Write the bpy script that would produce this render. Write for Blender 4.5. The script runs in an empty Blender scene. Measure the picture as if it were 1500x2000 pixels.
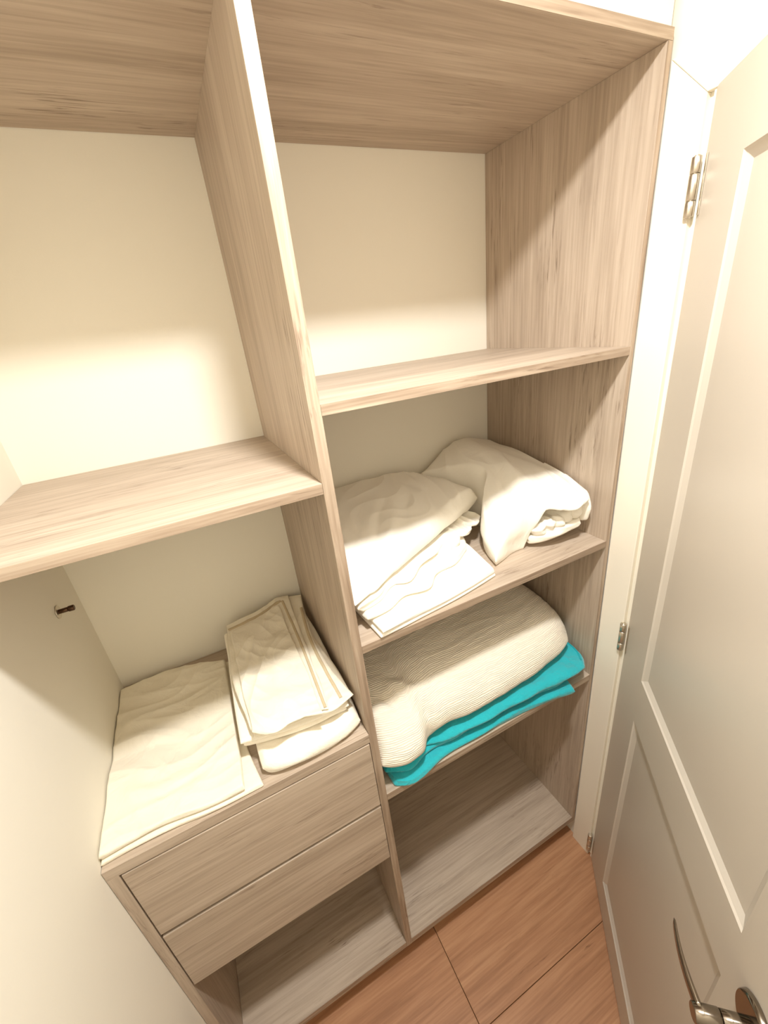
import bpy, bmesh, math, random
import numpy as np
from mathutils import Vector, Matrix

# ------------------------------------------------------------------ camera, light, exposure
scn = bpy.context.scene
COL = scn.collection
ZF = 0.456                                   # floor is z = 0
cam_d = bpy.data.cameras.new('camera')
cam_d.sensor_fit = 'HORIZONTAL'; cam_d.sensor_width = 36.0
cam_d.lens = 806.09 / 1500 * 36.0
cam_d.clip_start = 0.02
cam = bpy.data.objects.new('camera', cam_d)
cam.location = (-0.1820, -0.6534, 1.5423 + ZF)
cam.rotation_mode = 'XYZ'
cam.rotation_euler = (1.1492, 0.1109, -0.4628)
COL.objects.link(cam); scn.camera = cam

w = bpy.data.worlds.new('world'); scn.world = w
w.use_nodes = True
w.node_tree.nodes['Background'].inputs[0].default_value = (1.0, 0.93, 0.80, 1)
w.node_tree.nodes['Background'].inputs[1].default_value = 1.2

LAMP = (0.075, -0.43, 2.735)
LAMP_W = 26.0
LAMP_COL = (1.0, 0.978, 0.945)
scn.view_settings.view_transform = 'Standard'
scn.view_settings.look = 'None'
scn.view_settings.exposure = 0.0
scn.view_settings.gamma = 1.0
scn.view_settings.use_curve_mapping = False
scn.cycles.max_bounces = 16
scn.cycles.diffuse_bounces = 10

rnd = random.Random(7)

# ------------------------------------------------------------------ materials
def new_mat(name, rough=0.6, spec=0.3, metal=0.0):
    m = bpy.data.materials.new(name); m.use_nodes = True
    nt = m.node_tree; b = nt.nodes['Principled BSDF']
    b.inputs['Roughness'].default_value = rough
    b.inputs['Specular IOR Level'].default_value = spec
    b.inputs['Metallic'].default_value = metal
    return m, nt, b

def nd(nt, t, **kw):
    n = nt.nodes.new(t)
    for k, v in kw.items(): setattr(n, k, v)
    return n

def srgb(r, g, b):
    f = lambda c: (c/255/12.92 if c/255 <= .04045 else ((c/255+.055)/1.055)**2.4)
    return (f(r), f(g), f(b), 1)

def ramp(nt, stops):
    r = nd(nt, 'ShaderNodeValToRGB'); e = r.color_ramp.elements
    while len(e) < len(stops): e.new(0.5)
    for el, (p, c) in zip(e, stops): el.position = p; el.color = c
    return r

def wood(name, axis, c_dark, c_mid, c_light, c_streak, fine=70.0, rough=0.5, streak_lo=.565, spec=.35, bumps=.08, long_s=1.0):
    """grain runs along local axis ('x','y','z')"""
    m, nt, b = new_mat(name, rough, spec)
    tc = nd(nt, 'ShaderNodeTexCoord'); oi = nd(nt, 'ShaderNodeObjectInfo')
    off = nd(nt, 'ShaderNodeVectorMath', operation='SCALE'); off.inputs[3].default_value = 37.0
    comb = nd(nt, 'ShaderNodeCombineXYZ')
    for i in range(3): nt.links.new(oi.outputs['Random'], comb.inputs[i])
    nt.links.new(comb.outputs[0], off.inputs[0])
    add = nd(nt, 'ShaderNodeVectorMath', operation='ADD')
    nt.links.new(tc.outputs['Object'], add.inputs[0]); nt.links.new(off.outputs[0], add.inputs[1])
    def tex(sl, sc, detail, dist=0.0, roughn=.55):
        mp = nd(nt, 'ShaderNodeMapping')
        s = [sc, sc, sc]; s['xyz'.index(axis)] = sl
        mp.inputs['Scale'].default_value = s
        nt.links.new(add.outputs[0], mp.inputs[0])
        t = nd(nt, 'ShaderNodeTexNoise'); t.inputs['Scale'].default_value = 1.0
        t.inputs['Detail'].default_value = detail; t.inputs['Roughness'].default_value = roughn
        t.inputs['Distortion'].default_value = dist
        nt.links.new(mp.outputs[0], t.inputs['Vector'])
        return t
    broad = tex(0.9*long_s, 9.0, 3.0, .4)
    mid = tex(2.2*long_s, 34.0, 4.0, .3)
    fin = tex(5.0*long_s, fine*2.2, 3.0, 0.2)
    stk = tex(9.0*long_s, fine*2.4, 4.0, .9, .6)
    patch = tex(2.6*long_s, 11.0, 3.0, .6)
    r1 = ramp(nt, [(.39, c_dark), (.50, c_mid), (.61, c_light)])
    mx = nd(nt, 'ShaderNodeMix', data_type='FLOAT'); mx.inputs[0].default_value = .55
    nt.links.new(broad.outputs[0], mx.inputs[2]); nt.links.new(mid.outputs[0], mx.inputs[3])
    mx2 = nd(nt, 'ShaderNodeMix', data_type='FLOAT'); mx2.inputs[0].default_value = .38
    nt.links.new(mx.outputs[0], mx2.inputs[2]); nt.links.new(fin.outputs[0], mx2.inputs[3])
    nt.links.new(mx2.outputs[0], r1.inputs[0])
    # dark pores gathered into short streaks
    r2 = ramp(nt, [(streak_lo-.02, (0, 0, 0, 1)), (streak_lo+.10, (1, 1, 1, 1))])
    nt.links.new(stk.outputs[0], r2.inputs[0])
    r3 = ramp(nt, [(.50, (0, 0, 0, 1)), (.64, (1, 1, 1, 1))])
    nt.links.new(patch.outputs[0], r3.inputs[0])
    mul = nd(nt, 'ShaderNodeMath', operation='MULTIPLY')
    nt.links.new(r2.outputs[0], mul.inputs[0]); nt.links.new(r3.outputs[0], mul.inputs[1])
    mul2 = nd(nt, 'ShaderNodeMath', operation='MULTIPLY'); mul2.inputs[1].default_value = .75
    nt.links.new(mul.outputs[0], mul2.inputs[0])
    mc = nd(nt, 'ShaderNodeMix', data_type='RGBA')
    nt.links.new(mul2.outputs[0], mc.inputs[0]); nt.links.new(r1.outputs[0], mc.inputs[6]); mc.inputs[7].default_value = c_streak
    nt.links.new(mc.outputs[2], b.inputs['Base Color'])
    bp = nd(nt, 'ShaderNodeBump'); bp.inputs['Strength'].default_value = bumps; bp.inputs['Distance'].default_value = .002
    nt.links.new(mx2.outputs[0], bp.inputs['Height']); nt.links.new(bp.outputs[0], b.inputs['Normal'])
    return m

OAK = (srgb(163, 147, 130), srgb(179, 163, 146), srgb(193, 178, 161), srgb(116, 98, 82))
M_oak = {a: wood('grey_oak_'+a, a, *OAK) for a in 'xyz'}
FL = (srgb(156, 112, 80), srgb(174, 128, 94), srgb(189, 144, 108), srgb(112, 76, 52))
OAKE = (srgb(134, 115, 97), srgb(163, 144, 125), srgb(187, 170, 151), srgb(112, 92, 74))
M_edge = {a: wood('oak_edge_band_'+a, a, *OAKE, fine=60, streak_lo=.55) for a in 'xz'}
M_floor = wood('brown_laminate', 'x', *FL, fine=55, rough=.38, streak_lo=.60, spec=.4, bumps=.05)

def paint(name, col, rough=.7, spec=.25, bump=.05, scale=220.0):
    m, nt, b = new_mat(name, rough, spec)
    b.inputs['Base Color'].default_value = col
    tc = nd(nt, 'ShaderNodeTexCoord'); t = nd(nt, 'ShaderNodeTexNoise')
    t.inputs['Scale'].default_value = scale; t.inputs['Detail'].default_value = 3
    nt.links.new(tc.outputs['Object'], t.inputs['Vector'])
    bp = nd(nt, 'ShaderNodeBump'); bp.inputs['Strength'].default_value = bump; bp.inputs['Distance'].default_value = .001
    nt.links.new(t.outputs[0], bp.inputs['Height']); nt.links.new(bp.outputs[0], b.inputs['Normal'])
    return m
M_wall = paint('cream_wall_paint', srgb(233, 229, 217), .85, .15, .12)
M_ceil = paint('white_ceiling_paint', srgb(238, 236, 230), .9, .1, .1)
M_trim = paint('white_trim_paint', srgb(240, 234, 220), .42, .4, .04, 90)
M_door = paint('warm_white_door_paint', srgb(206, 198, 186), .36, .45, .05, 120)
M_dark = paint('dark_recess', srgb(60, 50, 42), .9, .1, 0)

def metal(name, col, rough):
    m, nt, b = new_mat(name, rough, .5, 1.0)
    b.inputs['Base Color'].default_value = col
    tc = nd(nt, 'ShaderNodeTexCoord'); mp = nd(nt, 'ShaderNodeMapping'); mp.inputs['Scale'].default_value = (40, 900, 900)
    t = nd(nt, 'ShaderNodeTexNoise'); t.inputs['Scale'].default_value = 1.0
    nt.links.new(tc.outputs['Object'], mp.inputs[0]); nt.links.new(mp.outputs[0], t.inputs['Vector'])
    r = ramp(nt, [(.3, (rough-.06,)*3+(1,)), (.7, (rough+.06,)*3+(1,))])
    nt.links.new(t.outputs[0], r.inputs[0]); nt.links.new(r.outputs[0], b.inputs['Roughness'])
    return m
M_nickel = metal('brushed_nickel', srgb(150, 140, 128), .18)
M_hinge = metal('satin_steel', srgb(214, 206, 192), .34)
M_pin = metal('dark_bronze', srgb(92, 70, 54), .35)

def cloth(name, col, bump=.25, weave=900., crumple=26., crumple_s=.3, sheen=.1, rough=.9):
    m, nt, b = new_mat(name, rough, .12)
    b.inputs['Base Color'].default_value = col
    b.inputs['Sheen Weight'].default_value = sheen
    tc = nd(nt, 'ShaderNodeTexCoord')
    t = nd(nt, 'ShaderNodeTexNoise'); t.inputs['Scale'].default_value = weave; t.inputs['Detail'].default_value = 2
    c = nd(nt, 'ShaderNodeTexNoise'); c.inputs['Scale'].default_value = crumple; c.inputs['Detail'].default_value = 4; c.inputs['Distortion'].default_value = .8
    for x in (t, c): nt.links.new(tc.outputs['UV'], x.inputs['Vector'])
    b1 = nd(nt, 'ShaderNodeBump'); b1.inputs['Strength'].default_value = crumple_s; b1.inputs['Distance'].default_value = .008
    nt.links.new(c.outputs[0], b1.inputs['Height'])
    b2 = nd(nt, 'ShaderNodeBump'); b2.inputs['Strength'].default_value = bump; b2.inputs['Distance'].default_value = .0008
    nt.links.new(t.outputs[0], b2.inputs['Height']); nt.links.new(b1.outputs[0], b2.inputs['Normal'])
    nt.links.new(b2.outputs[0], b.inputs['Normal'])
    return m
M_sheet = cloth('white_cotton', srgb(241, 237, 227), .15, 1200, 16, .35)
M_linen = cloth('cream_linen', srgb(233, 226, 209), .2, 1000, 18, .6)
M_hem = cloth('beige_hem_stitching', srgb(196, 180, 150), .2, 1000, 22, .1)
M_terry = cloth('white_terry', srgb(240, 234, 220), .9, 420, 60, .25, .4)
M_teal = cloth('turquoise_terry', srgb(40, 172, 184), 1.0, 300, 45, .6, .45)
M_tealhem = cloth('turquoise_hem', srgb(20, 156, 168), .5, 500, 45, .1, .3)

def muslin():
    m, nt, b = new_mat('cream_muslin', .92, .1)
    b.inputs['Base Color'].default_value = srgb(236, 228, 212)
    b.inputs['Sheen Weight'].default_value = .15
    tc = nd(nt, 'ShaderNodeTexCoord')
    mp = nd(nt, 'ShaderNodeMapping'); mp.inputs['Scale'].default_value = (40, 260, 1)
    nt.links.new(tc.outputs['UV'], mp.inputs[0])
    t = nd(nt, 'ShaderNodeTexNoise'); t.inputs['Scale'].default_value = 1.0; t.inputs['Detail'].default_value = 3; t.inputs['Distortion'].default_value = .5
    nt.links.new(mp.outputs[0], t.inputs['Vector'])
    wv = nd(nt, 'ShaderNodeTexWave', wave_type='BANDS', bands_direction='Y')
    wv.inputs['Scale'].default_value = 60; wv.inputs['Distortion'].default_value = 5.0; wv.inputs['Detail'].default_value = 2; wv.inputs['Detail Scale'].default_value = 1.2
    mp2 = nd(nt, 'ShaderNodeMapping'); mp2.inputs['Scale'].default_value = (.35, 1, 1)
    nt.links.new(tc.outputs['UV'], mp2.inputs[0]); nt.links.new(mp2.outputs[0], wv.inputs['Vector'])
    mx = nd(nt, 'ShaderNodeMix', data_type='FLOAT'); mx.inputs[0].default_value = .5
    nt.links.new(t.outputs[0], mx.inputs[2]); nt.links.new(wv.outputs['Fac'], mx.inputs[3])
    bp = nd(nt, 'ShaderNodeBump'); bp.inputs['Strength'].default_value = .7; bp.inputs['Distance'].default_value = .003
    nt.links.new(mx.outputs[0], bp.inputs['Height']); nt.links.new(bp.outputs[0], b.inputs['Normal'])
    return m
M_muslin = muslin()

# ------------------------------------------------------------------ object helpers
def link(name, me, mat, parent=None, loc=(0, 0, 0)):
    o = bpy.data.objects.new(name, me); COL.objects.link(o)
    if mat is not None: me.materials.append(mat)
    o.location = loc
    if parent is not None: o.parent = parent
    return o

def empty(name, loc, label=None, cat=None, group=None, kind=None):
    o = bpy.data.objects.new(name, None); COL.objects.link(o); o.location = loc
    o.empty_display_size = .05
    return tag(o, label, cat, group, kind)

def tag(o, label=None, cat=None, group=None, kind=None):
    if label: o['label'] = label
    if cat: o['category'] = cat
    if group: o['group'] = group
    if kind: o['kind'] = kind
    return o

def rel(parent, p):
    if parent is None: return Vector(p)
    q = Vector(p); a = parent
    off = Vector((0, 0, 0))
    while a is not None: off += a.location; a = a.parent
    return q - off

def box_bm(bm, x0, x1, y0, y1, z0, z1, bev=0.0):
    b2 = bmesh.new()
    bmesh.ops.create_cube(b2, size=1.0)
    for v in b2.verts:
        v.co = Vector(((x0+x1)/2 + v.co.x*(x1-x0), (y0+y1)/2 + v.co.y*(y1-y0), (z0+z1)/2 + v.co.z*(z1-z0)))
    if bev: bmesh.ops.bevel(b2, geom=list(b2.edges), offset=bev, segments=2, profile=.5, affect='EDGES')
    tmp = bpy.data.meshes.new('t'); b2.to_mesh(tmp); b2.free(); bm.from_mesh(tmp); bpy.data.meshes.remove(tmp)

def board(name, x0, x1, y0, y1, z0, z1, mat, parent=None, bev=.0008):
    """axis aligned board, its origin at its own centre (world coordinates in)"""
    c = ((x0+x1)/2, (y0+y1)/2, (z0+z1)/2)
    bm = bmesh.new(); box_bm(bm, x0-c[0], x1-c[0], y0-c[1], y1-c[1], z0-c[2], z1-c[2], bev)
    me = bpy.data.meshes.new(name); bm.to_mesh(me); bm.free()
    return link(name, me, mat, parent, rel(parent, c))

def boxes(name, lst, mat, parent=None, loc=(0, 0, 0), bev=0):
    bm = bmesh.new()
    for b in lst: box_bm(bm, *[b[i]-loc[i//2] for i in range(6)], bev)
    me = bpy.data.meshes.new(name); bm.to_mesh(me); bm.free()
    return link(name, me, mat, parent, rel(parent, loc))

# ------------------------------------------------------------------ measurements (metres)
W, D1, D2, XL, XP = 0.758, -0.004, 0.0165, -0.547, -0.5255
WO = 0.772; DEP = 0.50; YC = -0.006
ZT, ZTO = 2.402, 2.420
S1, S2, S3 = (1.878, 1.8965), (1.3755, 1.395), (0.879, 0.9025)
L1 = (1.747, 1.7665); BT = (.111, .139)
CT, CB = 1.149, 1.122
DR1 = (.8935, 1.1185); DR2 = (.657, .882)
HC = 2.75                                          # ceiling
YF = -1.15                                         # wall behind the camera

# ------------------------------------------------------------------ the room
def S(o): o['kind'] = 'structure'; return o
floor = S(boxes('floor', [(XL-.1, 2.0, YF-.1, DEP+.1, -.06, -.012)], M_dark))
pw, y0 = .285, -.238 - 4*.285
row = 0
y = y0
ends = {4: [.117, 1.4], 2: [.95], 1: [-.1, 1.2], 3: [.72], 0: [.5], 5: [.2], 6: [.6]}
while y < DEP:
    if y+pw <= YF: y += pw; row += 1; continue
    xs = [XL] + ends.get(row, [.3]) + [1.99]
    for a, b in zip(xs[:-1], xs[1:]):
        o = board('floor_plank', a+.0008, b-.0008, max(y, YF)+.0007, min(y+pw, DEP)-.0007, -.012, 0, M_floor, floor, .0012)
    y += pw; row += 1
S(boxes('wall_back', [(XL-.1, WO+.13, DEP, DEP+.1, -.06, HC)], M_wall))
S(boxes('wall_left', [(XL-.1, XL, YF-.1, DEP, -.06, HC)], M_wall))
S(boxes('wall_front', [(XL, 2.0, YF-.1, YF, -.06, HC)], M_wall))
DY0, DY1, DH = -.095, -.885, 2.330                  # doorway in the right wall
S(boxes('wall_right', [(WO+.013, WO+.113, DY0+.012, DEP, -.06, HC), (WO+.013, WO+.113, YF, DY1-.012, -.06, HC),
                       (WO+.013, WO+.113, DY1-.012, DY0+.012, DH+.012, HC)], M_wall))
S(boxes('ceiling', [(XL-.1, WO+.113, YF-.1, DEP+.1, HC, HC+.08)], M_ceil))
S(boxes('wall_outer', [(1.99, 2.09, YF-.1, DEP+.1, -.06, HC)], M_wall))
# door frame lining and the architrave around it, mitred at its corners
S(boxes('trim_1', [(WO+.004, WO+.113, DY0, DY0+.012, 0, DH), (WO+.004, WO+.113, DY1-.012, DY1, 0, DH),
                   (WO+.004, WO+.113, DY1-.012, DY0+.012, DH, DH+.012)], M_trim))
def prism(name, poly_yz, x0, x1, mat, parent=None, bev=.002):
    bm = bmesh.new()
    a = [bm.verts.new((x0, y, z)) for y, z in poly_yz]; b = [bm.verts.new((x1, y, z)) for y, z in poly_yz]
    bm.faces.new(a); bm.faces.new(b[::-1]); n = len(a)
    for i in range(n): bm.faces.new((a[i], b[i], b[(i+1) % n], a[(i+1) % n]))
    bmesh.ops.recalc_face_normals(bm, faces=bm.faces)
    if bev: bmesh.ops.bevel(bm, geom=[e for e in bm.edges if abs(e.verts[0].co.x-x0) < 1e-6 and abs(e.verts[1].co.x-x0) < 1e-6], offset=bev, segments=2, profile=.5, affect='EDGES')
    me = bpy.data.meshes.new(name); bm.to_mesh(me); bm.free()
    return link(name, me, mat, parent)
AI, AO = -.0725, -.0008                              # architrave inner and outer edge near the unit
AT, AB = 2.376, 2.304
S(prism('trim_2', [(AO, 0.0), (AI, 0.0), (AI, AB), (AO, AT)], WO, WO+.0125, M_trim))
S(prism('trim_3', [(AO, AT+.0006), (AI, AB+.0006), (DY1-.005+.02, AB+.0006), (DY1-.065, AT+.0006)], WO, WO+.0125, M_trim))
S(prism('trim_4', [(DY1-.065, 0), (DY1-.065, AT), (DY1+.015, AB), (DY1+.015, 0)], WO, WO+.0125, M_trim))

S(boxes('trim_5', [(XL+.001, WO-.002, .006, .024, ZTO+.001, HC-.001)], M_wall))   # filler panel between unit and ceiling

# ------------------------------------------------------------------ door, hinged beside the unit, half open into the closet
ang = math.atan2(-.764, -.646)
door = empty('door_1', (.776, -.0855, 0), 'warm white two panel door hinged beside the shelving, half open', None, None, 'structure')
door.rotation_euler = (0, 0, ang)                   # local +x along the leaf, local +y away from the closet side face
# local +y = rotated: the closet face normal is local -y
DW, DT, DB, DTOP = .78, .040, .008, 2.307
def door_leaf():
    pan = [(.143, .640, 1.092, 2.183), (.143, .640, .136, .948)]
    bw, dp = .017, .009
    bm = bmesh.new()
    xs = [.002, .143, .640, DW]; zs = [DB, .136, .948, 1.092, 2.183, DTOP]
    V = {}
    def v(x, y, z):
        k = (round(x, 5), round(y, 5), round(z, 5))
        if k not in V: V[k] = bm.verts.new(k)
        return V[k]
    for side, yy, sg in ((0, 0.0, 1), (1, DT, -1)):
        for i in range(3):
            for j in range(5):
                x0, x1, z0, z1 = xs[i], xs[i+1], zs[j], zs[j+1]
                if i == 1 and j in (1, 3):
                    yi = yy + sg*dp
                    y1 = yy + sg*.003
                    o_ = [(x0, yy, z0), (x1, yy, z0), (x1, yy, z1), (x0, yy, z1)]
                    s_ = [(x0+.004, y1, z0+.004), (x1-.004, y1, z0+.004), (x1-.004, y1, z1-.004), (x0+.004, y1, z1-.004)]
                    n_ = [(x0+bw, yi, z0+bw), (x1-bw, yi, z0+bw), (x1-bw, yi, z1-bw), (x0+bw, yi, z1-bw)]
                    for A, B in ((o_, s_), (s_, n_)):
                        for k in range(4):
                            bm.faces.new([v(*A[k]), v(*A[(k+1) % 4]), v(*B[(k+1) % 4]), v(*B[k])])
                    bm.faces.new([v(*p) for p in n_])
                else:
                    bm.faces.new([v(x0, yy, z0), v(x1, yy, z0), v(x1, yy, z1), v(x0, yy, z1)])
    for i in range(3):
        for z in (DB, DTOP): bm.faces.new([v(xs[i], 0, z), v(xs[i+1], 0, z), v(xs[i+1], DT, z), v(xs[i], DT, z)])
    for j in range(5):
        for x in (.002, DW): bm.faces.new([v(x, 0, zs[j]), v(x, 0, zs[j+1]), v(x, DT, zs[j+1]), v(x, DT, zs[j])])
    bmesh.ops.recalc_face_normals(bm, faces=bm.faces)
    me = bpy.data.meshes.new('door_leaf'); bm.to_mesh(me); bm.free()
    return link('door_leaf', me, M_door, door)
door_leaf()

def cyl_bm(bm, p0, p1, r0, r1=None, seg=28, bev=0):
    r1 = r0 if r1 is None else r1
    p0, p1 = Vector(p0), Vector(p1); d = (p1-p0); L = d.length
    q = d.to_track_quat('Z', 'Y').to_matrix()
    rings = [(0, r0)] if not bev else [(0, r0-bev), (bev, r0)]
    rings += [(L, r1)] if not bev else [(L-bev, r1), (L, r1-bev)]
    R = []
    for z, r in rings:
        R.append([bm.verts.new(p0 + q @ Vector((r*math.cos(2*math.pi*k/seg), r*math.sin(2*math.pi*k/seg), z))) for k in range(seg)])
    for a, b in zip(R[:-1], R[1:]):
        for k in range(seg):
            f = bm.faces.new((a[k], a[(k+1) % seg], b[(k+1) % seg], b[k])); f.smooth = True
    bm.faces.new(R[0][::-1]); bm.faces.new(R[-1])

def cyl(name, p0, p1, r0, mat, parent, r1=None, bev=.0008, seg=28):
    bm = bmesh.new(); cyl_bm(bm, p0, p1, r0, r1, seg, bev)
    me = bpy.data.meshes.new(name); bm.to_mesh(me); bm.free()
    return link(name, me, mat, parent)

for (h0, h1) in ((2.122, 2.215), (1.062, 1.156), (.040, .134)):
    hx, hy, hr = -.0045, -.0115, .0082
    bm = bmesh.new(); box_bm(bm, .007, .014, -.0022, -.0004, h0, h1, .0004)
    me = bpy.data.meshes.new('hinge'); bm.to_mesh(me); bm.free()
    hg = link('hinge', me, M_hinge, door)
    L = h1-h0
    for k, (a, b) in enumerate(((0, .27), (.285, .715), (.73, 1.0))):
        cyl('knuckle', (hx, hy, h0+a*L), (hx, hy, h0+b*L), hr, M_hinge, hg)
    cyl('hinge_pin', (hx, hy, h0-.002), (hx, hy, h1+.002), hr*.6, M_hinge, hg)
    boxes('hinge_strap', [(hx, .012, hy+.004, -.0006, h0, h0+.26*L), (hx, .012, hy+.004, -.0006, h0+.74*L, h1)], M_hinge, hg)

# handle: rose, neck and a thin bowed lever pointing to the hinges
def lever_handle():
    hs, hh = .7195, 1.0225
    bm = bmesh.new()
    cyl_bm(bm, (hs, 0, hh), (hs, -.011, hh), .0410, .0390, 48, .002)
    me = bpy.data.meshes.new('door_handle'); bm.to_mesh(me); bm.free()
    root = link('door_handle', me, M_nickel, door)
    cyl('handle_neck', (hs, -.008, hh), (hs, -.046, hh), .0120, M_nickel, root, bev=.0006)
    cyl('handle_hub', (hs, -.0468, hh), (hs, -.082, hh), .0125, M_nickel, root, bev=.0012)
    # lever: bowed blade swept along its length
    bm = bmesh.new(); n = 22; prof = []
    for i in range(n+1):
        t = i/n
        x = hs - .004 - .106*t
        yc = -.0725 - .006*math.sin(math.pi*t*.9) + .004*t
        zc = hh + .002 + .0015*t
        wy = .0046*(1-.62*t)                       # half thickness away from the door
        hz = .0100*(1-.30*t)
        if t > .9: hz *= math.sqrt(max(0.02, 1-((t-.9)/.1)**2)); wy *= math.sqrt(max(.05, 1-((t-.9)/.1)**2))
        ring = []
        for k in range(16):
            a = 2*math.pi*k/16
            cx_, sx_ = math.cos(a), math.sin(a)
            e = .55
            ring.append(bm.verts.new((x, yc + wy*math.copysign(abs(cx_)**e, cx_), zc + hz*math.copysign(abs(sx_)**e, sx_))))
        prof.append(ring)
    for a, b in zip(prof[:-1], prof[1:]):
        for k in range(16):
            f = bm.faces.new((a[k], a[(k+1) % 16], b[(k+1) % 16], b[k])); f.smooth = True
    bm.faces.new(prof[0]); bm.faces.new(prof[-1][::-1])
    bmesh.ops.recalc_face_normals(bm, faces=bm.faces)
    me = bpy.data.meshes.new('lever'); bm.to_mesh(me); bm.free()
    link('lever', me, M_nickel, root)
lever_handle()

# ------------------------------------------------------------------ built in shelving unit
u = empty('shelving_unit', (D1, 0, 0), 'grey oak effect open shelving unit with a central divider, built against the cream back wall', 'shelving unit')
YB = DEP-.001
EB = .0009
def banded(nm, x0, x1, y0, z0, z1, ax):
    """board with a thin laminated band glued on its front edge"""
    p = board(nm, x0, x1, y0+EB, YB, z0, z1, M_oak[ax], u)
    board('edge_band', x0+.0003, x1-.0003, y0, y0+EB, z0+.0003, z1-.0003, M_edge[ax], p, 0)
    return p
banded('side_panel', W, WO-.0008, 0, BT[0], ZT, 'z')
banded('divider_panel', D1, D2, 0, BT[0], ZT, 'z')
banded('top_panel', XL+.001, WO-.0008, 0, ZT, ZTO, 'x')
for nm, x0, x1, (za, zb) in (('shelf', D2, W, S1), ('shelf', D2, W, S2), ('shelf', D2, W, S3), ('shelf', XL+.001, D1, L1),
                             ('bottom_panel', D2, W, BT), ('bottom_panel', XP, D1, BT)):
    banded(nm, x0, x1, .0005, za, zb, 'x')
board('plinth', XP, W-.02, .045, .06, .0005, BT[0], M_oak['x'], u)

# drawer cabinet standing in the left bay
c = empty('drawer_cabinet', ((XL+D1)/2, YC, 0), 'low grey oak effect cabinet with two handleless drawers in the left bay', 'drawer cabinet')
board('top_panel', XL+.001, D1-.0006, YC, YB, CB, CT, M_oak['x'], c)
board('side_panel', XL+.001, XP-.0004, YC, YB, .0008, CB, M_oak['z'], c)
for (za, zb), yf in ((DR1, YC-.001), (DR2, YC-.001)):
    d = board('drawer', XP+.003, D1-.003, yf, yf+.018, za, zb, M_oak['x'], c)
    boxes('drawer_box', [(XP+.018, D1-.018, yf+.018, .45, za+.012, za+.022), (XP+.018, XP+.030, yf+.018, .45, za+.022, zb-.03),
                         (D1-.030, D1-.018, yf+.018, .45, za+.022, zb-.03), (XP+.030, D1-.030, .438, .45, za+.022, zb-.03)], M_wall, d, d.location + c.location)

# ------------------------------------------------------------------ cloth builder
rs = np.random.RandomState(11)
_perm = rs.permutation(512); _perm = np.concatenate([_perm, _perm, _perm])
_g = rs.uniform(0, 2*np.pi, 512)
def pnoise(x, y, seed=0):
    x = np.asarray(x, float) + seed*17.31; y = np.asarray(y, float) + seed*9.77
    xi = np.floor(x).astype(int); yi = np.floor(y).astype(int); fx = x-xi; fy = y-yi
    def gr(i, j, dx, dy):
        a = _g[_perm[(_perm[i % 512] + j) % 512]]
        return np.cos(a)*dx + np.sin(a)*dy
    sx = fx*fx*fx*(fx*(fx*6-15)+10); sy = fy*fy*fy*(fy*(fy*6-15)+10)
    a = gr(xi, yi, fx, fy); b = gr(xi+1, yi, fx-1, fy); c_ = gr(xi, yi+1, fx, fy-1); d_ = gr(xi+1, yi+1, fx-1, fy-1)
    return ((a+(b-a)*sx) + ((c_+(d_-c_)*sx)-(a+(b-a)*sx))*sy)*1.5

def ridge(x, y, seed=0):                              # sharp little crests, soft valleys
    return 1-2*np.abs(pnoise(x, y, seed))**.8

def wrinkle(X, Y, ang, fl, fc, seed=0, warp=.5):
    """elongated creases along direction ang (deg); fl, fc: frequency along and across (1/m)"""
    a = math.radians(ang); p = X*math.cos(a)+Y*math.sin(a); q = -X*math.sin(a)+Y*math.cos(a)
    wq = pnoise(p*4, q*4, seed+5)*warp/ max(fc, 1)*3
    return ridge(p*fl, (q+wq)*fc, seed)

def crease(X, Y, pts, wd, amp, sharp=1.0):
    """a soft valley (amp<0) or crest (amp>0) along a polyline, fading at its ends"""
    best = np.full(np.shape(X), 9.0); fade = np.ones(np.shape(X))
    n = len(pts)-1
    for i in range(n):
        (x0, y0), (x1, y1) = pts[i], pts[i+1]
        dx, dy = x1-x0, y1-y0; L2 = dx*dx+dy*dy
        t = np.clip(((X-x0)*dx+(Y-y0)*dy)/L2, 0, 1)
        d = np.hypot(X-x0-t*dx, Y-y0-t*dy)
        tt = (i+t)/n
        sel = d < best
        best = np.where(sel, d, best); fade = np.where(sel, np.sin(np.pi*(.08+.84*tt)), fade)
    return amp*fade*np.exp(-(best/wd)**(2*sharp))

def resample(pts, ts):
    P = np.array(pts, float)
    if len(P) == 2: return P[0] + (P[1]-P[0])*ts[:, None]
    d = np.concatenate([[0], np.cumsum(np.linalg.norm(np.diff(P, axis=0), axis=1))]); d /= d[-1]
    # Catmull-Rom on chord parameter
    m = np.gradient(P, d, axis=0)
    idx = np.clip(np.searchsorted(d, ts, 'right')-1, 0, len(d)-2)
    h = (d[idx+1]-d[idx]); t = ((ts-d[idx])/h)[:, None]; h = h[:, None]
    return (2*t**3-3*t**2+1)*P[idx] + (t**3-2*t**2+t)*h*m[idx] + (-2*t**3+3*t**2)*P[idx+1] + (t**3-t**2)*h*m[idx+1]

def samples(n, r0, r1, k=7):
    """parameter samples with quarter round ends (fractions r0, r1) and the height factor there"""
    a = np.linspace(0, np.pi/2, k)
    s0 = r0*(1-np.cos(a)); h0 = np.sin(a)
    s1 = 1-r1*(1-np.cos(a[::-1])); h1 = np.sin(a[::-1])
    mid = np.linspace(r0, 1-r1, n)[1:-1]
    return np.concatenate([s0, mid, s1]), np.concatenate([h0, np.ones(len(mid)), h1])

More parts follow.
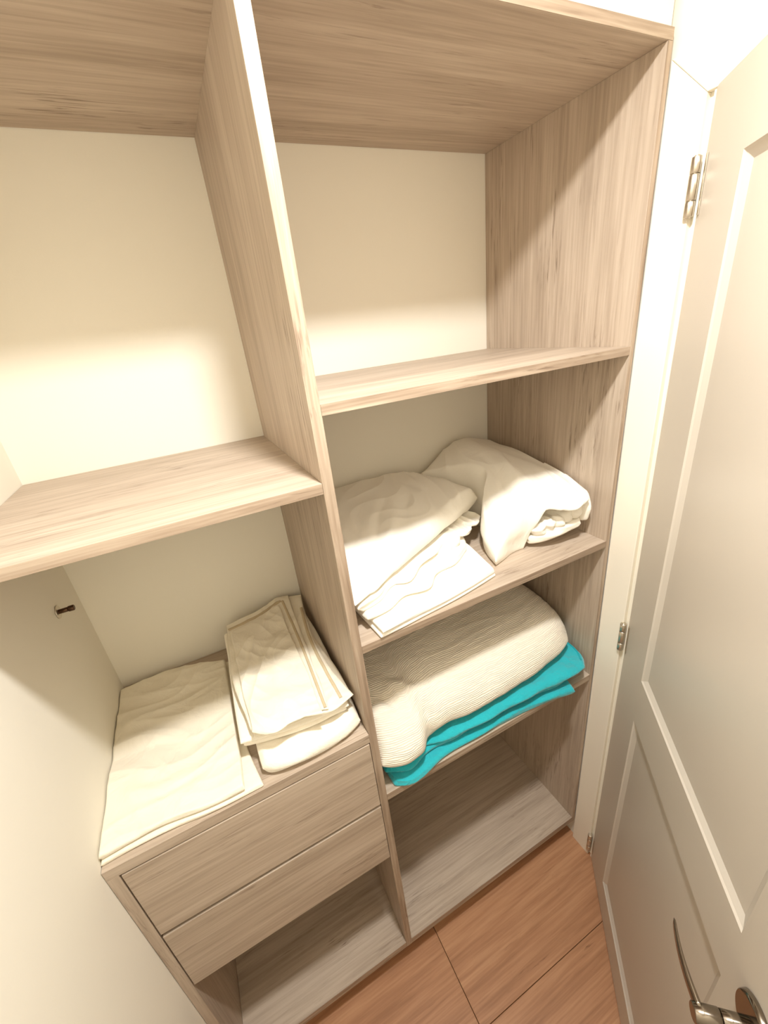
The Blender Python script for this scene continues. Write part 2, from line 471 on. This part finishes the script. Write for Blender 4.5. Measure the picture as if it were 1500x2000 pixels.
def body(name, front, back, left, right, zt, zb, mat, parent=None, rad=(.01, .01, .01, .01), n=(110, 110), mid=.5,
         side=None, loc=None, subd=False):
    """a folded piece of cloth: plan given by four edge lines, zt / zb its top and underside as functions of the plan,
    rad = rounding of its left, right, front, back edge"""
    def leng(p): return float(np.sum(np.linalg.norm(np.diff(np.array(p), axis=0), axis=1)))
    Lx = (leng(front)+leng(back))/2; Ly = (leng(left)+leng(right))/2
    u, hu = samples(n[0], rad[0]/Lx, rad[1]/Lx); v, hv = samples(n[1], rad[2]/Ly, rad[3]/Ly)
    F, B, Lf, Rt = resample(front, u), resample(back, u), resample(left, v), resample(right, v)
    U, V = np.meshgrid(u, v, indexing='ij')
    P = (1-V)[..., None]*F[:, None] + V[..., None]*B[:, None] + (1-U)[..., None]*Lf[None] + U[..., None]*Rt[None] \
        - ((1-U)*(1-V))[..., None]*F[0] - (U*(1-V))[..., None]*F[-1] - ((1-U)*V)[..., None]*B[0] - (U*V)[..., None]*B[-1]
    X, Y = P[..., 0], P[..., 1]
    H = hu[:, None]*hv[None]
    ZT_, ZB_ = zt(X, Y), zb(X, Y)
    ZT_ = np.maximum(ZT_, ZB_+.002)
    ZM = ZB_ + mid*(ZT_-ZB_)
    top = np.stack([X, Y, ZM+(ZT_-ZM)*H], -1); bot = np.stack([X, Y, ZM-(ZM-ZB_)*H], -1)
    if side is not None:
        for A in (top, bot):
            dx, dy = side(A[..., 0], A[..., 1], A[..., 2], H, U, V)
            A[..., 0] += dx; A[..., 1] += dy
    nu_, nv_ = len(u), len(v)
    # uv: arc length on the top sheet
    su = np.concatenate([np.zeros((1, nv_)), np.cumsum(np.linalg.norm(np.diff(top, axis=0), axis=2), 0)])
    sv = np.concatenate([np.zeros((nu_, 1)), np.cumsum(np.linalg.norm(np.diff(top, axis=1), axis=2), 1)], 1)
    id_t = np.arange(nu_*nv_).reshape(nu_, nv_)
    id_b = np.full((nu_, nv_), -1); id_b[0, :] = id_t[0, :]; id_b[-1, :] = id_t[-1, :]; id_b[:, 0] = id_t[:, 0]; id_b[:, -1] = id_t[:, -1]
    inner = id_b < 0; id_b[inner] = nu_*nv_ + np.arange(inner.sum())
    co = np.concatenate([top.reshape(-1, 3), bot[inner]])
    uv = np.concatenate([np.stack([su, sv], -1).reshape(-1, 2), np.stack([su, -sv], -1)[inner]])
    q = lambda I, f: np.stack([I[:-1, :-1], I[1:, :-1], I[1:, 1:], I[:-1, 1:]], -1).reshape(-1, 4)[:, ::f]
    faces = np.concatenate([q(id_t, 1), q(id_b, -1)])
    if loc is None: loc = (float(X.mean()), float(Y.mean()), float(co[:, 2].min()))
    if parent is not None: base = rel(None, loc)
    co = co - np.array(loc)
    me = bpy.data.meshes.new(name)
    me.vertices.add(len(co)); me.vertices.foreach_set('co', co.ravel())
    me.loops.add(faces.size); me.loops.foreach_set('vertex_index', faces.ravel().astype(np.int32))
    me.polygons.add(len(faces)); me.polygons.foreach_set('loop_start', np.arange(0, faces.size, 4, dtype=np.int32))
    me.polygons.foreach_set('loop_total', np.full(len(faces), 4, dtype=np.int32))
    me.update(calc_edges=True)
    me.polygons.foreach_set('use_smooth', np.ones(len(faces), dtype=bool))
    l = me.uv_layers.new(name='UVMap'); l.data.foreach_set('uv', uv[faces.ravel()].ravel().astype(np.float32))
    me.validate()
    return link(name, me, mat, parent, rel(parent, loc))

def strip(name, pts, zf, wd, th, mat, parent, n=60):
    """a thin ribbon (hem, stitched band) lying on a cloth surface zf(x, y)"""
    ts = np.linspace(0, 1, n); P = resample(pts, ts); T = np.gradient(P, axis=0); T /= np.linalg.norm(T, axis=1)[:, None]
    N = np.stack([-T[:, 1], T[:, 0]], 1)
    prof = [(-.5, -.3), (-.42, .6), (-.2, 1), (.2, 1), (.42, .6), (.5, -.3)]
    bm = bmesh.new(); rows = []
    loc = (float(P[:, 0].mean()), float(P[:, 1].mean()), 0)
    for i in range(n):
        r = []
        for a, b in prof:
            x, y_ = P[i]+N[i]*a*wd
            z = float(zf(np.array([x]), np.array([y_]))[0]) + b*th
            r.append(bm.verts.new((x-loc[0], y_-loc[1], z)))
        rows.append(r)
    for a, b in zip(rows[:-1], rows[1:]):
        for k in range(len(prof)-1):
            f = bm.faces.new((a[k], a[k+1], b[k+1], b[k])); f.smooth = True
    bmesh.ops.recalc_face_normals(bm, faces=bm.faces)
    me = bpy.data.meshes.new(name); bm.to_mesh(me); bm.free()
    return link(name, me, mat, parent, rel(parent, loc))

def wob(amp, f, seed, zf_=60):
    """edges that waver in plan and differ with height"""
    def fn(x, y, z, H, U, V):
        k = (1-H**2)*.8+.2
        return amp*k*pnoise(x*f+y*f*.6, z*zf_, seed), amp*k*pnoise(x*f-y*f*.4, z*zf_, seed+3)
    return fn
const = lambda z: (lambda X, Y: np.full(np.shape(X), float(z)))

#CLOTH
GRP_L = 'folded household linen on the drawer cabinet'
GRP_R = 'white sheets bundled on the middle right shelf'
def lin(x0, y0, z0, ax=0, ay=0):
    return lambda X, Y: z0 + ax*(X-x0) + ay*(Y-y0)

# --- flat folded sheet on the drawer cabinet
sh_ = empty('folded_sheet', (-.41, .24, CT), 'large flat folded cream white sheet lying on the left of the drawer cabinet top', 'sheet')
def flat_top(z, seed, a=.0040):
    def f(X, Y):
        return (z + a*.8*wrinkle(X, Y, 15, 3, 13, seed) + a*.55*wrinkle(X, Y, -28, 5, 17, seed+4) + a*1.0*pnoise(X*9, Y*9, seed+2)
                + crease(X, Y, [(-.47, .22), (-.40, .20), (-.36, .17), (-.31, .21)], .010, -.0022)
                + crease(X, Y, [(-.52, .12), (-.44, .095), (-.34, .11)], .012, .0028)
                + crease(X, Y, [(-.50, .09), (-.43, .07), (-.36, .08)], .008, -.0022)
                + crease(X, Y, [(-.45, .33), (-.36, .30), (-.28, .31)], .012, .0022))
    return f
body('lower_fold', [(-.5455, .004), (-.44, .009), (-.36, -.001), (-.30, -.001), (-.247, -.001)], [(-.5455, .470), (-.40, .462), (-.255, .420)],
     [(-.5455, .004), (-.5455, .47)], [(-.247, -.001), (-.262, .12), (-.26, .30), (-.255, .420)],
     flat_top(CT+.0100, 3, .0008), const(CT+.0004), M_linen, sh_, (.004, .004, .0045, .004), (70, 70), side=wob(.0025, 11, 4))
body('upper_fold', [(-.5445, .008), (-.45, .015), (-.36, .003), (-.28, .001)], [(-.5440, .462), (-.47, .468), (-.42, .468), (-.36, .452), (-.272, .420)],
     [(-.5445, .008), (-.5452, .1), (-.5445, .2), (-.5450, .33), (-.5440, .462)], [(-.28, .001), (-.276, .12), (-.273, .28), (-.272, .420)],
     flat_top(CT+.0225, 7, .0055), lambda X, Y: CT+.0122 + .0016*pnoise(X*9, Y*2, 5) + 0*X, M_linen, sh_, (.005, .004, .005, .005), (150, 150), side=wob(.003, 9, 9))

# --- the pile beside it: two towels, two pillowcases
t1 = empty('folded_towel', (-.12, .2, CT), 'thick white folded towel at the bottom of the linen pile beside the divider', 'towel', 'folded white towels in the linen pile')
tw = lambda z, s, a=.0022: (lambda X, Y: z + a*pnoise(X*16, Y*16, s) + a*.5*pnoise(X*50, Y*50, s+1))
body('lower_fold', [(-.226, .060), (-.12, .040), (-.014, .062)], [(-.235, .43), (-.01, .44)], [(-.226, .060), (-.235, .43)], [(-.014, .062), (-.009, .2), (-.01, .44)],
     tw(CT+.012, 1), const(CT+.0006), M_terry, t1, (.006, .006, .006, .006), (60, 40), side=wob(.003, 12, 1))
body('upper_fold', [(-.240, .020), (-.22, .008), (-.17, .000), (-.10, -.002), (-.05, .006), (-.009, .024)], [(-.233, .43), (-.01, .44)], [(-.240, .020), (-.233, .43)], [(-.009, .024), (-.0065, .2), (-.01, .44)],
     tw(CT+.043, 2, .003), lambda X, Y: CT+.0006+.0125*np.clip((Y-.03)/.03, 0, 1), M_terry, t1, (.018, .016, .021, .01), (120, 90), side=wob(.003, 12, 2))
t2 = empty('folded_towel', (-.13, .22, CT+.043), 'thinner cream folded towel lying between the bottom towel and the pillowcases', 'towel', 'folded white towels in the linen pile')
def lift(z, s, a=.002): return lambda X, Y: z + .05*np.maximum(Y-.05, 0) + a*pnoise(X*14, Y*14, s)
body('lower_fold', [(-.262, .070), (-.22, .058), (-.14, .044), (-.03, .040)], [(-.250, .44), (-.02, .45)], [(-.262, .070), (-.262, .2), (-.250, .44)], [(-.03, .040), (-.018, .2), (-.02, .45)],
     lift(CT+.062, 4), lift(CT+.0482, 4, 0), M_terry, t2, (.007, .007, .007, .008), (80, 60), side=wob(.003, 12, 12))
body('upper_fold', [(-.268, .066), (-.22, .056), (-.14, .042), (-.026, .034)], [(-.252, .44), (-.02, .45)], [(-.268, .066), (-.262, .2), (-.252, .44)], [(-.026, .034), (-.014, .2), (-.02, .45)],
     lift(CT+.076, 5), lambda X, Y: lift(CT+.0628, 4)(X, Y), M_terry, t2, (.008, .008, .008, .008), (80, 60), side=wob(.003, 12, 15))

def pc_top(z, s, a=.0026, k=.055):
    def f(X, Y):
        return (z + k*np.maximum(Y-.04, 0) + a*wrinkle(X, Y, 60, 5, 16, s) + a*.7*wrinkle(X, Y, -20, 6, 20, s+3) + a*1.3*pnoise(X*11, Y*11, s+1)
                - .006*np.exp(-((Y-.03)/.03)**2) * np.clip((-.05-X)/.18, 0, 1))
    return f
p1 = empty('folded_pillowcase', (-.11, .25, CT+.08), 'lower folded cream pillowcase in the pile, its creased edge showing at the right', 'pillowcase', 'folded cream pillowcases on the linen pile')
zz1 = pc_top(CT+.094, 21)
body('lower_fold', [(-.235, .060), (-.15, .040), (-.055, .034), (.0, .060)][:3]+[(-.012, .052)], [(-.236, .44), (-.15, .455), (-.07, .475), (-.012, .47)], [(-.235, .060), (-.242, .2), (-.236, .44)], [(-.012, .052), (-.018, .15), (-.03, .28), (-.012, .47)],
     pc_top(CT+.0865, 20, .001), lambda X, Y: lift(CT+.0772, 5)(X, Y), M_linen, p1, (.005, .005, .005, .005), (90, 90), side=wob(.004, 14, 31))
body('upper_fold', [(-.238, .052), (-.15, .034), (-.055, .022), (-.012, .036)], [(-.238, .435), (-.15, .45), (-.07, .478), (-.008, .462)], [(-.238, .052), (-.246, .2), (-.238, .435)], [(-.012, .036), (-.03, .13), (-.036, .26), (-.026, .37), (-.008, .462)],
     zz1, pc_top(CT+.0873, 20, .001), M_linen, p1, (.004, .004, .004, .004), (120, 120), side=wob(.004, 14, 33))
p2 = empty('folded_pillowcase', (-.14, .24, CT+.09), 'top folded cream pillowcase on the pile with stitched beige hem bands', 'pillowcase', 'folded cream pillowcases on the linen pile')
zz2 = pc_top(CT+.103, 24, .0030)
body('lower_fold', [(-.240, .060), (-.20, .030), (-.15, .036), (-.075, .022)], [(-.240, .430), (-.15, .446), (-.07, .474), (-.045, .470)], [(-.240, .060), (-.250, .2), (-.240, .430)], [(-.075, .022), (-.066, .12), (-.062, .26), (-.045, .470)],
     zz2, lambda X, Y: zz1(X, Y)+.0014, M_linen, p2, (.004, .004, .004, .004), (130, 130), side=wob(.004, 14, 35))
zz3 = pc_top(CT+.110, 24, .0045)
body('upper_fold', [(-.237, .052), (-.20, .022), (-.15, .028), (-.092, .010)], [(-.232, .385), (-.17, .400), (-.085, .430)], [(-.237, .052), (-.236, .2), (-.232, .385)], [(-.092, .010), (-.088, .12), (-.088, .26), (-.085, .430)],
     zz3, lambda X, Y: zz2(X, Y)+.0004, M_linen, p2, (.004, .003, .004, .003), (150, 150), side=wob(.0035, 14, 36))
strip('hem_band', [(-.236, .404), (-.17, .418), (-.075, .449)], lambda X, Y: zz2(X, Y)+.0002, .010, .0022, M_hem, p2)
strip('hem_band', [(-.0705, .448), (-.072, .26), (-.077, .12), (-.081, .025)], lambda X, Y: zz2(X, Y)+.0002, .007, .0022, M_hem, p2)
strip('hem_band', [(-.028, .40), (-.044, .26), (-.044, .13), (-.040, .040)], lambda X, Y: zz1(X, Y)+.0002, .008, .0022, M_hem, p1)

# --- white sheets on the middle right shelf
Z2 = S2[1]
fs = empty('folded_sheet', (.24, .15, Z2), 'flat crisp folded white sheet under the left bundle, its straight edge along the shelf front', 'sheet')
body('lower_fold', [(.062, -.004), (.15, .004), (.28, .018), (.405, .040)], [(.03, .44), (.40, .44)], [(.062, -.004), (.045, .2), (.03, .44)], [(.405, .040), (.43, .2), (.40, .44)],
     lambda X, Y: Z2+.012+.0008*pnoise(X*9, Y*9, 1), const(Z2+.0005), M_sheet, fs, (.006, .004, .006, .006), (90, 70), side=wob(.002, 9, 41))
body('upper_fold', [(.066, -.006), (.15, .002), (.28, .016), (.402, .038)], [(.03, .44), (.40, .44)], [(.066, -.006), (.045, .2), (.03, .44)], [(.402, .038), (.43, .2), (.40, .44)],
     lambda X, Y: Z2+.026+.002*pnoise(X*9, Y*9, 2)+.0016*wrinkle(X, Y, 20, 3, 14, 2), lambda X, Y: Z2+.0122+.001*pnoise(X*9, Y*9, 1), M_sheet, fs, (.006, .005, .006, .006), (110, 90), side=wob(.003, 9, 43))

b1 = empty('sheet_bundle', (.24, .25, Z2), 'domed white bundled sheet at the left of the middle right shelf, against the divider', 'sheet', GRP_R)
def dome(X, Y):
    z = Z2 + .075 + .115*np.sin(np.clip((Y-.03)/.44, 0, 1)*np.pi/2)**.9 - .02*np.clip((X-.30)/.25, 0, 1)**2
    z = z + .0035*wrinkle(X, Y, 70, 3, 11, 51) + .003*pnoise(X*8, Y*8, 52)
    z = z + crease(X, Y, [(.12, .07), (.15, .16), (.19, .24), (.26, .32)], .012, -.004) + crease(X, Y, [(.14, .08), (.185, .17), (.23, .23)], .012, .005)
    z = z + crease(X, Y, [(.075, .055), (.10, .075), (.135, .10)], .006, -.008) + crease(X, Y, [(.155, .09), (.175, .12), (.195, .15)], .006, -.007)
    z = z + crease(X, Y, [(.24, .16), (.27, .24), (.34, .33)], .016, -.004) + crease(X, Y, [(.36, .22), (.37, .30), (.33, .38)], .016, -.005)
    return z
body('lower_layer', [(.050, .032), (.11, .036), (.16, .062), (.22, .060), (.27, .096), (.33, .104), (.40, .150)], [(.03, .46), (.38, .44)], [(.050, .032), (.03, .2), (.03, .46)], [(.40, .150), (.45, .26), (.38, .44)],
     lambda X, Y: Z2+.046+.004*wrinkle(X, Y, 30, 4, 16, 55)+.003*pnoise(X*12, Y*12, 3), lambda X, Y: Z2+.0285+0*X, M_sheet, b1, (.008, .008, .008, .01), (120, 100), side=wob(.010, 9, 45, 40))
body('middle_layer', [(.040, .040), (.10, .054), (.14, .084), (.19, .086), (.24, .126), (.30, .148), (.36, .186), (.42, .194), (.47, .235)], [(.03, .46), (.38, .44)], [(.040, .040), (.028, .2), (.03, .46)], [(.47, .235), (.47, .30), (.38, .44)],
     lambda X, Y: Z2+.066+.005*wrinkle(X, Y, 35, 4, 15, 57)+.004*pnoise(X*12, Y*12, 5), lambda X, Y: Z2+.0465+.004*wrinkle(X, Y, 30, 4, 16, 55)+.003*pnoise(X*12, Y*12, 3), M_sheet, b1, (.008, .008, .009, .01), (140, 110), side=wob(.012, 9, 47, 40))
body('top_fold', [(.034, .040), (.10, .070), (.186, .112), (.25, .142), (.315, .172), (.40, .215), (.473, .250), (.525, .268)], [(.022, .485), (.20, .488), (.37, .46)], [(.034, .040), (.0215, .12), (.0205, .3), (.022, .485)], [(.525, .262), (.505, .31), (.45, .39), (.37, .46)],
     dome, lambda X, Y: Z2+.066+.012*np.clip((X-.05)/.3, 0, 1)+.004*wrinkle(X, Y, 35, 4, 15, 57), M_sheet, b1, (.03, .035, .018, .05), (170, 150), side=wob(.006, 8, 49, 25))
# gathered elastic edge tucked under the lip
for k, (x, y, z, sx) in enumerate(((.335, .168, Z2+.040, .030), (.375, .188, Z2+.046, .034), (.425, .205, Z2+.054, .036), (.470, .228, Z2+.062, .034))):
    body('gathered_edge', [(x-sx, y-.012), (x, y-.03-.004*(k % 2)), (x+sx, y-.004)], [(x-sx, y+.06), (x+sx, y+.06)], [(x-sx, y-.012), (x-sx, y+.06)], [(x+sx, y-.004), (x+sx, y+.06)],
         lambda X, Y: z+.012+.006*wrinkle(X, Y, 60+15*k, 8, 32, 60+k), lambda X, Y: z+0*X, M_sheet, b1, (.006, .006, .006, .006), (40, 40), side=wob(.006, 20, 61+k, 70))

b2 = empty('sheet_bundle', (.58, .27, Z2), 'white bundled sheet with an open rolled end, at the back right behind the domed bundle', 'sheet', GRP_R)
def hill(X, Y):
    tx = np.clip((X-.42)/.31, 0, 1); ty = np.clip((Y-.04)/.43, 0, 1)
    sx = np.clip((X-.43)/.19, 0, 1); sx = sx*sx*(3-2*sx)
    z = Z2 + .014 + .108*sx + .008*tx + (.158 - .075*tx)*np.sin(ty*np.pi/2)**.95 + .010*np.sin(ty*np.pi)*np.sin(tx*np.pi)
    z = z + .0045*wrinkle(X, Y, 75, 3, 11, 71) + .004*pnoise(X*8, Y*8, 72)
    z = z + crease(X, Y, [(.50, .14), (.52, .24), (.50, .33)], .014, .008) + crease(X, Y, [(.53, .10), (.56, .20), (.58, .30)], .012, -.010)
    z = z + crease(X, Y, [(.58, .13), (.60, .22), (.64, .32)], .014, .008) + crease(X, Y, [(.47, .14), (.50, .22), (.53, .34)], .012, -.007)
    z = z + crease(X, Y, [(.55, .08), (.60, .07), (.66, .10), (.71, .09)], .012, -.006)
    return z
def hill_under(X, Y):
    hole = np.clip((X-.555)/.035, 0, 1)*np.clip((.19-Y)/.05, 0, 1)
    return (Z2+.0006)*(1-hole) + (hill(X, Y)-.013)*hole
body('main_fold', [(.432, .072), (.47, .082), (.52, .096), (.555, .094), (.585, .066), (.62, .040), (.67, .023), (.716, .030)], [(.42, .465), (.48, .485), (.58, .49), (.735, .485)],
     [(.432, .072), (.448, .13), (.485, .195), (.545, .255), (.535, .31), (.48, .40), (.42, .465)], [(.716, .030), (.742, .09), (.745, .26), (.735, .485)],
     hill, hill_under, M_sheet, b2, (.012, .022, .008, .05), (190, 170), side=wob(.006, 8, 73, 25))
def roof(X, Y): return hill(X, Y)
body('lower_rim', [(.565, .094), (.60, .070), (.65, .050), (.700, .040)], [(.58, .2), (.735, .2)], [(.565, .094), (.58, .2)], [(.700, .040), (.735, .09), (.735, .2)],
     lambda X, Y: Z2+.040+.030*np.clip((X-.58)/.13, 0, 1)+.003*wrinkle(X, Y, 30, 5, 18, 81), lambda X, Y: Z2+.0145+.034*np.clip((X-.58)/.13, 0, 1), M_sheet, b2, (.008, .012, .009, .006), (80, 60), side=wob(.008, 12, 83, 50))
body('side_fold', [(.715, .045), (.728, .036), (.742, .055)], [(.70, .22), (.745, .22)], [(.715, .045), (.71, .1), (.70, .22)], [(.742, .055), (.7485, .12), (.745, .22)],
     lambda X, Y: roof(X, Y)-.002, lambda X, Y: Z2+.056+0*X, M_sheet, b2, (.006, .006, .012, .006), (40, 60), side=wob(.005, 9, 85, 30))
for k in range(5):
    x = .595+.026*k; y = .072-.006*k; z0 = Z2+.048+.007*k
    body('inner_fold', [(x-.022, y+.012), (x, y-.004), (x+.022, y+.006)], [(x-.022, y+.08), (x+.022, y+.08)], [(x-.022, y+.012), (x-.022, y+.08)], [(x+.022, y+.006), (x+.022, y+.08)],
         lambda X, Y: z0+.024+.009*wrinkle(X, Y, 50+30*k, 9, 38, 90+k), lambda X, Y: z0-.006+0*X, M_sheet, b2, (.008, .008, .008, .006), (40, 40), side=wob(.009, 18, 95+k, 60))
body('under_layer', [(.54, .112), (.58, .122), (.62, .116), (.66, .104)], [(.56, .3), (.70, .3)], [(.54, .112), (.56, .3)], [(.66, .108), (.70, .2), (.70, .3)],
     lambda X, Y: Z2+.020+.002*wrinkle(X, Y, 20, 5, 18, 87), const(Z2+.0005), M_sheet, b2, (.006, .006, .006, .006), (70, 50), side=wob(.006, 12, 88, 60))

# --- lower right shelf: turquoise towel under a cream muslin bedspread
Z3 = S3[1]
tt = empty('folded_towel', (.4, .2, Z3), 'bright turquoise folded terry towel on the lower right shelf under the cream bedspread', 'towel')
def tq(z, s, ax=0., a=.004): return lambda X, Y: z + ax*np.clip((X-.1)/.6, 0, 1) + a*pnoise(X*9, Y*9, s) + a*.5*pnoise(X*30, Y*30, s+1)
body('lower_fold', [(.045, .004), (.075, -.012), (.20, .006), (.35, .004), (.50, -.004), (.60, -.018), (.655, -.030)], [(.03, .44), (.70, .44)], [(.045, .004), (.03, .2), (.03, .44)], [(.655, -.030), (.672, .02), (.70, .2), (.70, .44)],
     tq(Z3+.020, 101, .006, .0025), const(Z3+.0006), M_teal, tt, (.010, .010, .010, .01), (160, 80), side=wob(.006, 10, 103, 50))
body('middle_fold', [(.036, .036), (.10, .010), (.14, .024), (.25, .020), (.40, .022), (.55, .010), (.66, .004), (.70, .016)], [(.03, .44), (.73, .44)], [(.036, .036), (.026, .2), (.03, .44)], [(.70, .016), (.722, .06), (.735, .2), (.73, .44)],
     tq(Z3+.038, 105, .014, .003), tq(Z3+.0205, 101, .006, .0015), M_teal, tt, (.010, .010, .010, .01), (160, 80), side=wob(.008, 9, 107, 45))
zt_ = lambda X, Y: tq(Z3+.062, 109, .020, .005)(X, Y) - .014*np.exp(-((X-.16)/.04)**2)
body('upper_fold', [(.034, .050), (.09, .022), (.13, .030), (.25, .010), (.40, .004), (.55, -.006), (.66, -.016), (.712, -.010)], [(.03, .44), (.74, .44)], [(.034, .050), (.024, .2), (.03, .44)], [(.712, -.010), (.744, .022), (.752, .10), (.748, .2), (.74, .44)],
     zt_, tq(Z3+.0385, 105, .014, .0015), M_teal, tt, (.012, .016, .020, .01), (170, 90), side=wob(.009, 9, 111, 40))
strip('hem_band', [(.716, .006), (.735, .04), (.7405, .10), (.737, .2)], lambda X, Y: zt_(X, Y)-.0006, .006, .0025, M_tealhem, tt)

bs = empty('folded_bedspread', (.38, .25, Z3+.08), 'thick rolled cream muslin bedspread with crinkled ribs lying on the turquoise towel', 'bedspread')
def btop(X, Y):
    z = Z3 + .225 + .030*np.clip((Y-.05)/.3, 0, 1) - .01*np.clip((.25-X)/.2, 0, 1)
    z = z - .055*np.clip((.16-Y)/.16, 0, 1)**2
    z = z + .004*pnoise(X*6, Y*6, 121) + .002*wrinkle(X, Y, 5, 3, 26, 122)
    z = z + crease(X, Y, [(.06, .12), (.11, .07), (.16, .05), (.20, .00)], .014, -.020) + crease(X, Y, [(.09, .14), (.14, .095), (.20, .05)], .016, .012) + crease(X, Y, [(.13, .02), (.17, .03), (.21, .06)], .010, -.010)
    return z
def bside(x, y, z, H, U, V):
    k = (1-H**2)
    a = wob(.006, 8, 125, 22)(x, y, z, H, U, V)
    # the roll leans out at the front, most near its middle height; a pinched fold near the left end
    pinch = np.exp(-((x-.165)/.022)**2)*np.clip(1-V*5, 0, 1)
    return a[0], a[1] + .022*pinch*k + 0*x
body('rolled_body', [(.020, .004), (.08, -.018), (.14, -.010), (.19, .014), (.30, .012), (.45, .012), (.58, .020), (.66, .034), (.700, .05)], [(.020, .47), (.35, .48), (.70, .47)], [(.020, .004), (.0185, .1), (.0185, .3), (.020, .47)],
     [(.700, .05), (.728, .085), (.741, .14), (.745, .28), (.70, .47)],
     btop, lambda X, Y: zt_(X, Y)+.003, M_muslin, bs, (.03, .11, .09, .08), (220, 180), side=bside, mid=.42)
#ENDCLOTH

# ------------------------------------------------------------------ small fittings
r_ = empty('rail_support', (XL, .351, 1.510), 'small dark metal rail pin sticking out of the left wall below the upper left shelf', 'rail pin')
cyl('base_ring', (.0004, 0, 0), (.0030, 0, 0), .0150, M_hinge, r_, bev=.0006)
cyl('pin_shaft', (.002, 0, 0), (.020, 0, 0), .0052, M_pin, r_)
cyl('pin_tip', (.020, 0, 0), (.032, 0, 0), .0064, M_pin, r_, bev=.0012)

# lamp above, out of the frame: a small surface mounted downlight, the one light of the closet
lm = empty('ceiling_downlight', (LAMP[0], LAMP[1], HC), 'small round white downlight on the closet ceiling', 'lamp')
bm = bmesh.new()
for r0, r1, z0, z1 in ((.072, .072, -.0005, -.008), (.072, .066, -.008, -.012), (.066, .058, -.012, -.012), (.058, .058, -.012, -.0005)):
    ra = [bm.verts.new((r0*math.cos(2*math.pi*k/48), r0*math.sin(2*math.pi*k/48), z0)) for k in range(48)]
    rb = [bm.verts.new((r1*math.cos(2*math.pi*k/48), r1*math.sin(2*math.pi*k/48), z1)) for k in range(48)]
    for k in range(48): bm.faces.new((ra[k], ra[(k+1) % 48], rb[(k+1) % 48], rb[k]))
bmesh.ops.remove_doubles(bm, verts=bm.verts, dist=1e-5); bmesh.ops.recalc_face_normals(bm, faces=bm.faces)
me = bpy.data.meshes.new('lamp_ring'); bm.to_mesh(me); bm.free()
link('lamp_ring', me, M_trim, lm)
ld = bpy.data.lights.new('bulb', 'AREA'); ld.shape = 'DISK'; ld.size = .11; ld.energy = LAMP_W; ld.color = LAMP_COL; ld.spread = math.radians(168)
lo = bpy.data.objects.new('bulb', ld); COL.objects.link(lo); lo.location = (LAMP[0], LAMP[1], HC-.013)
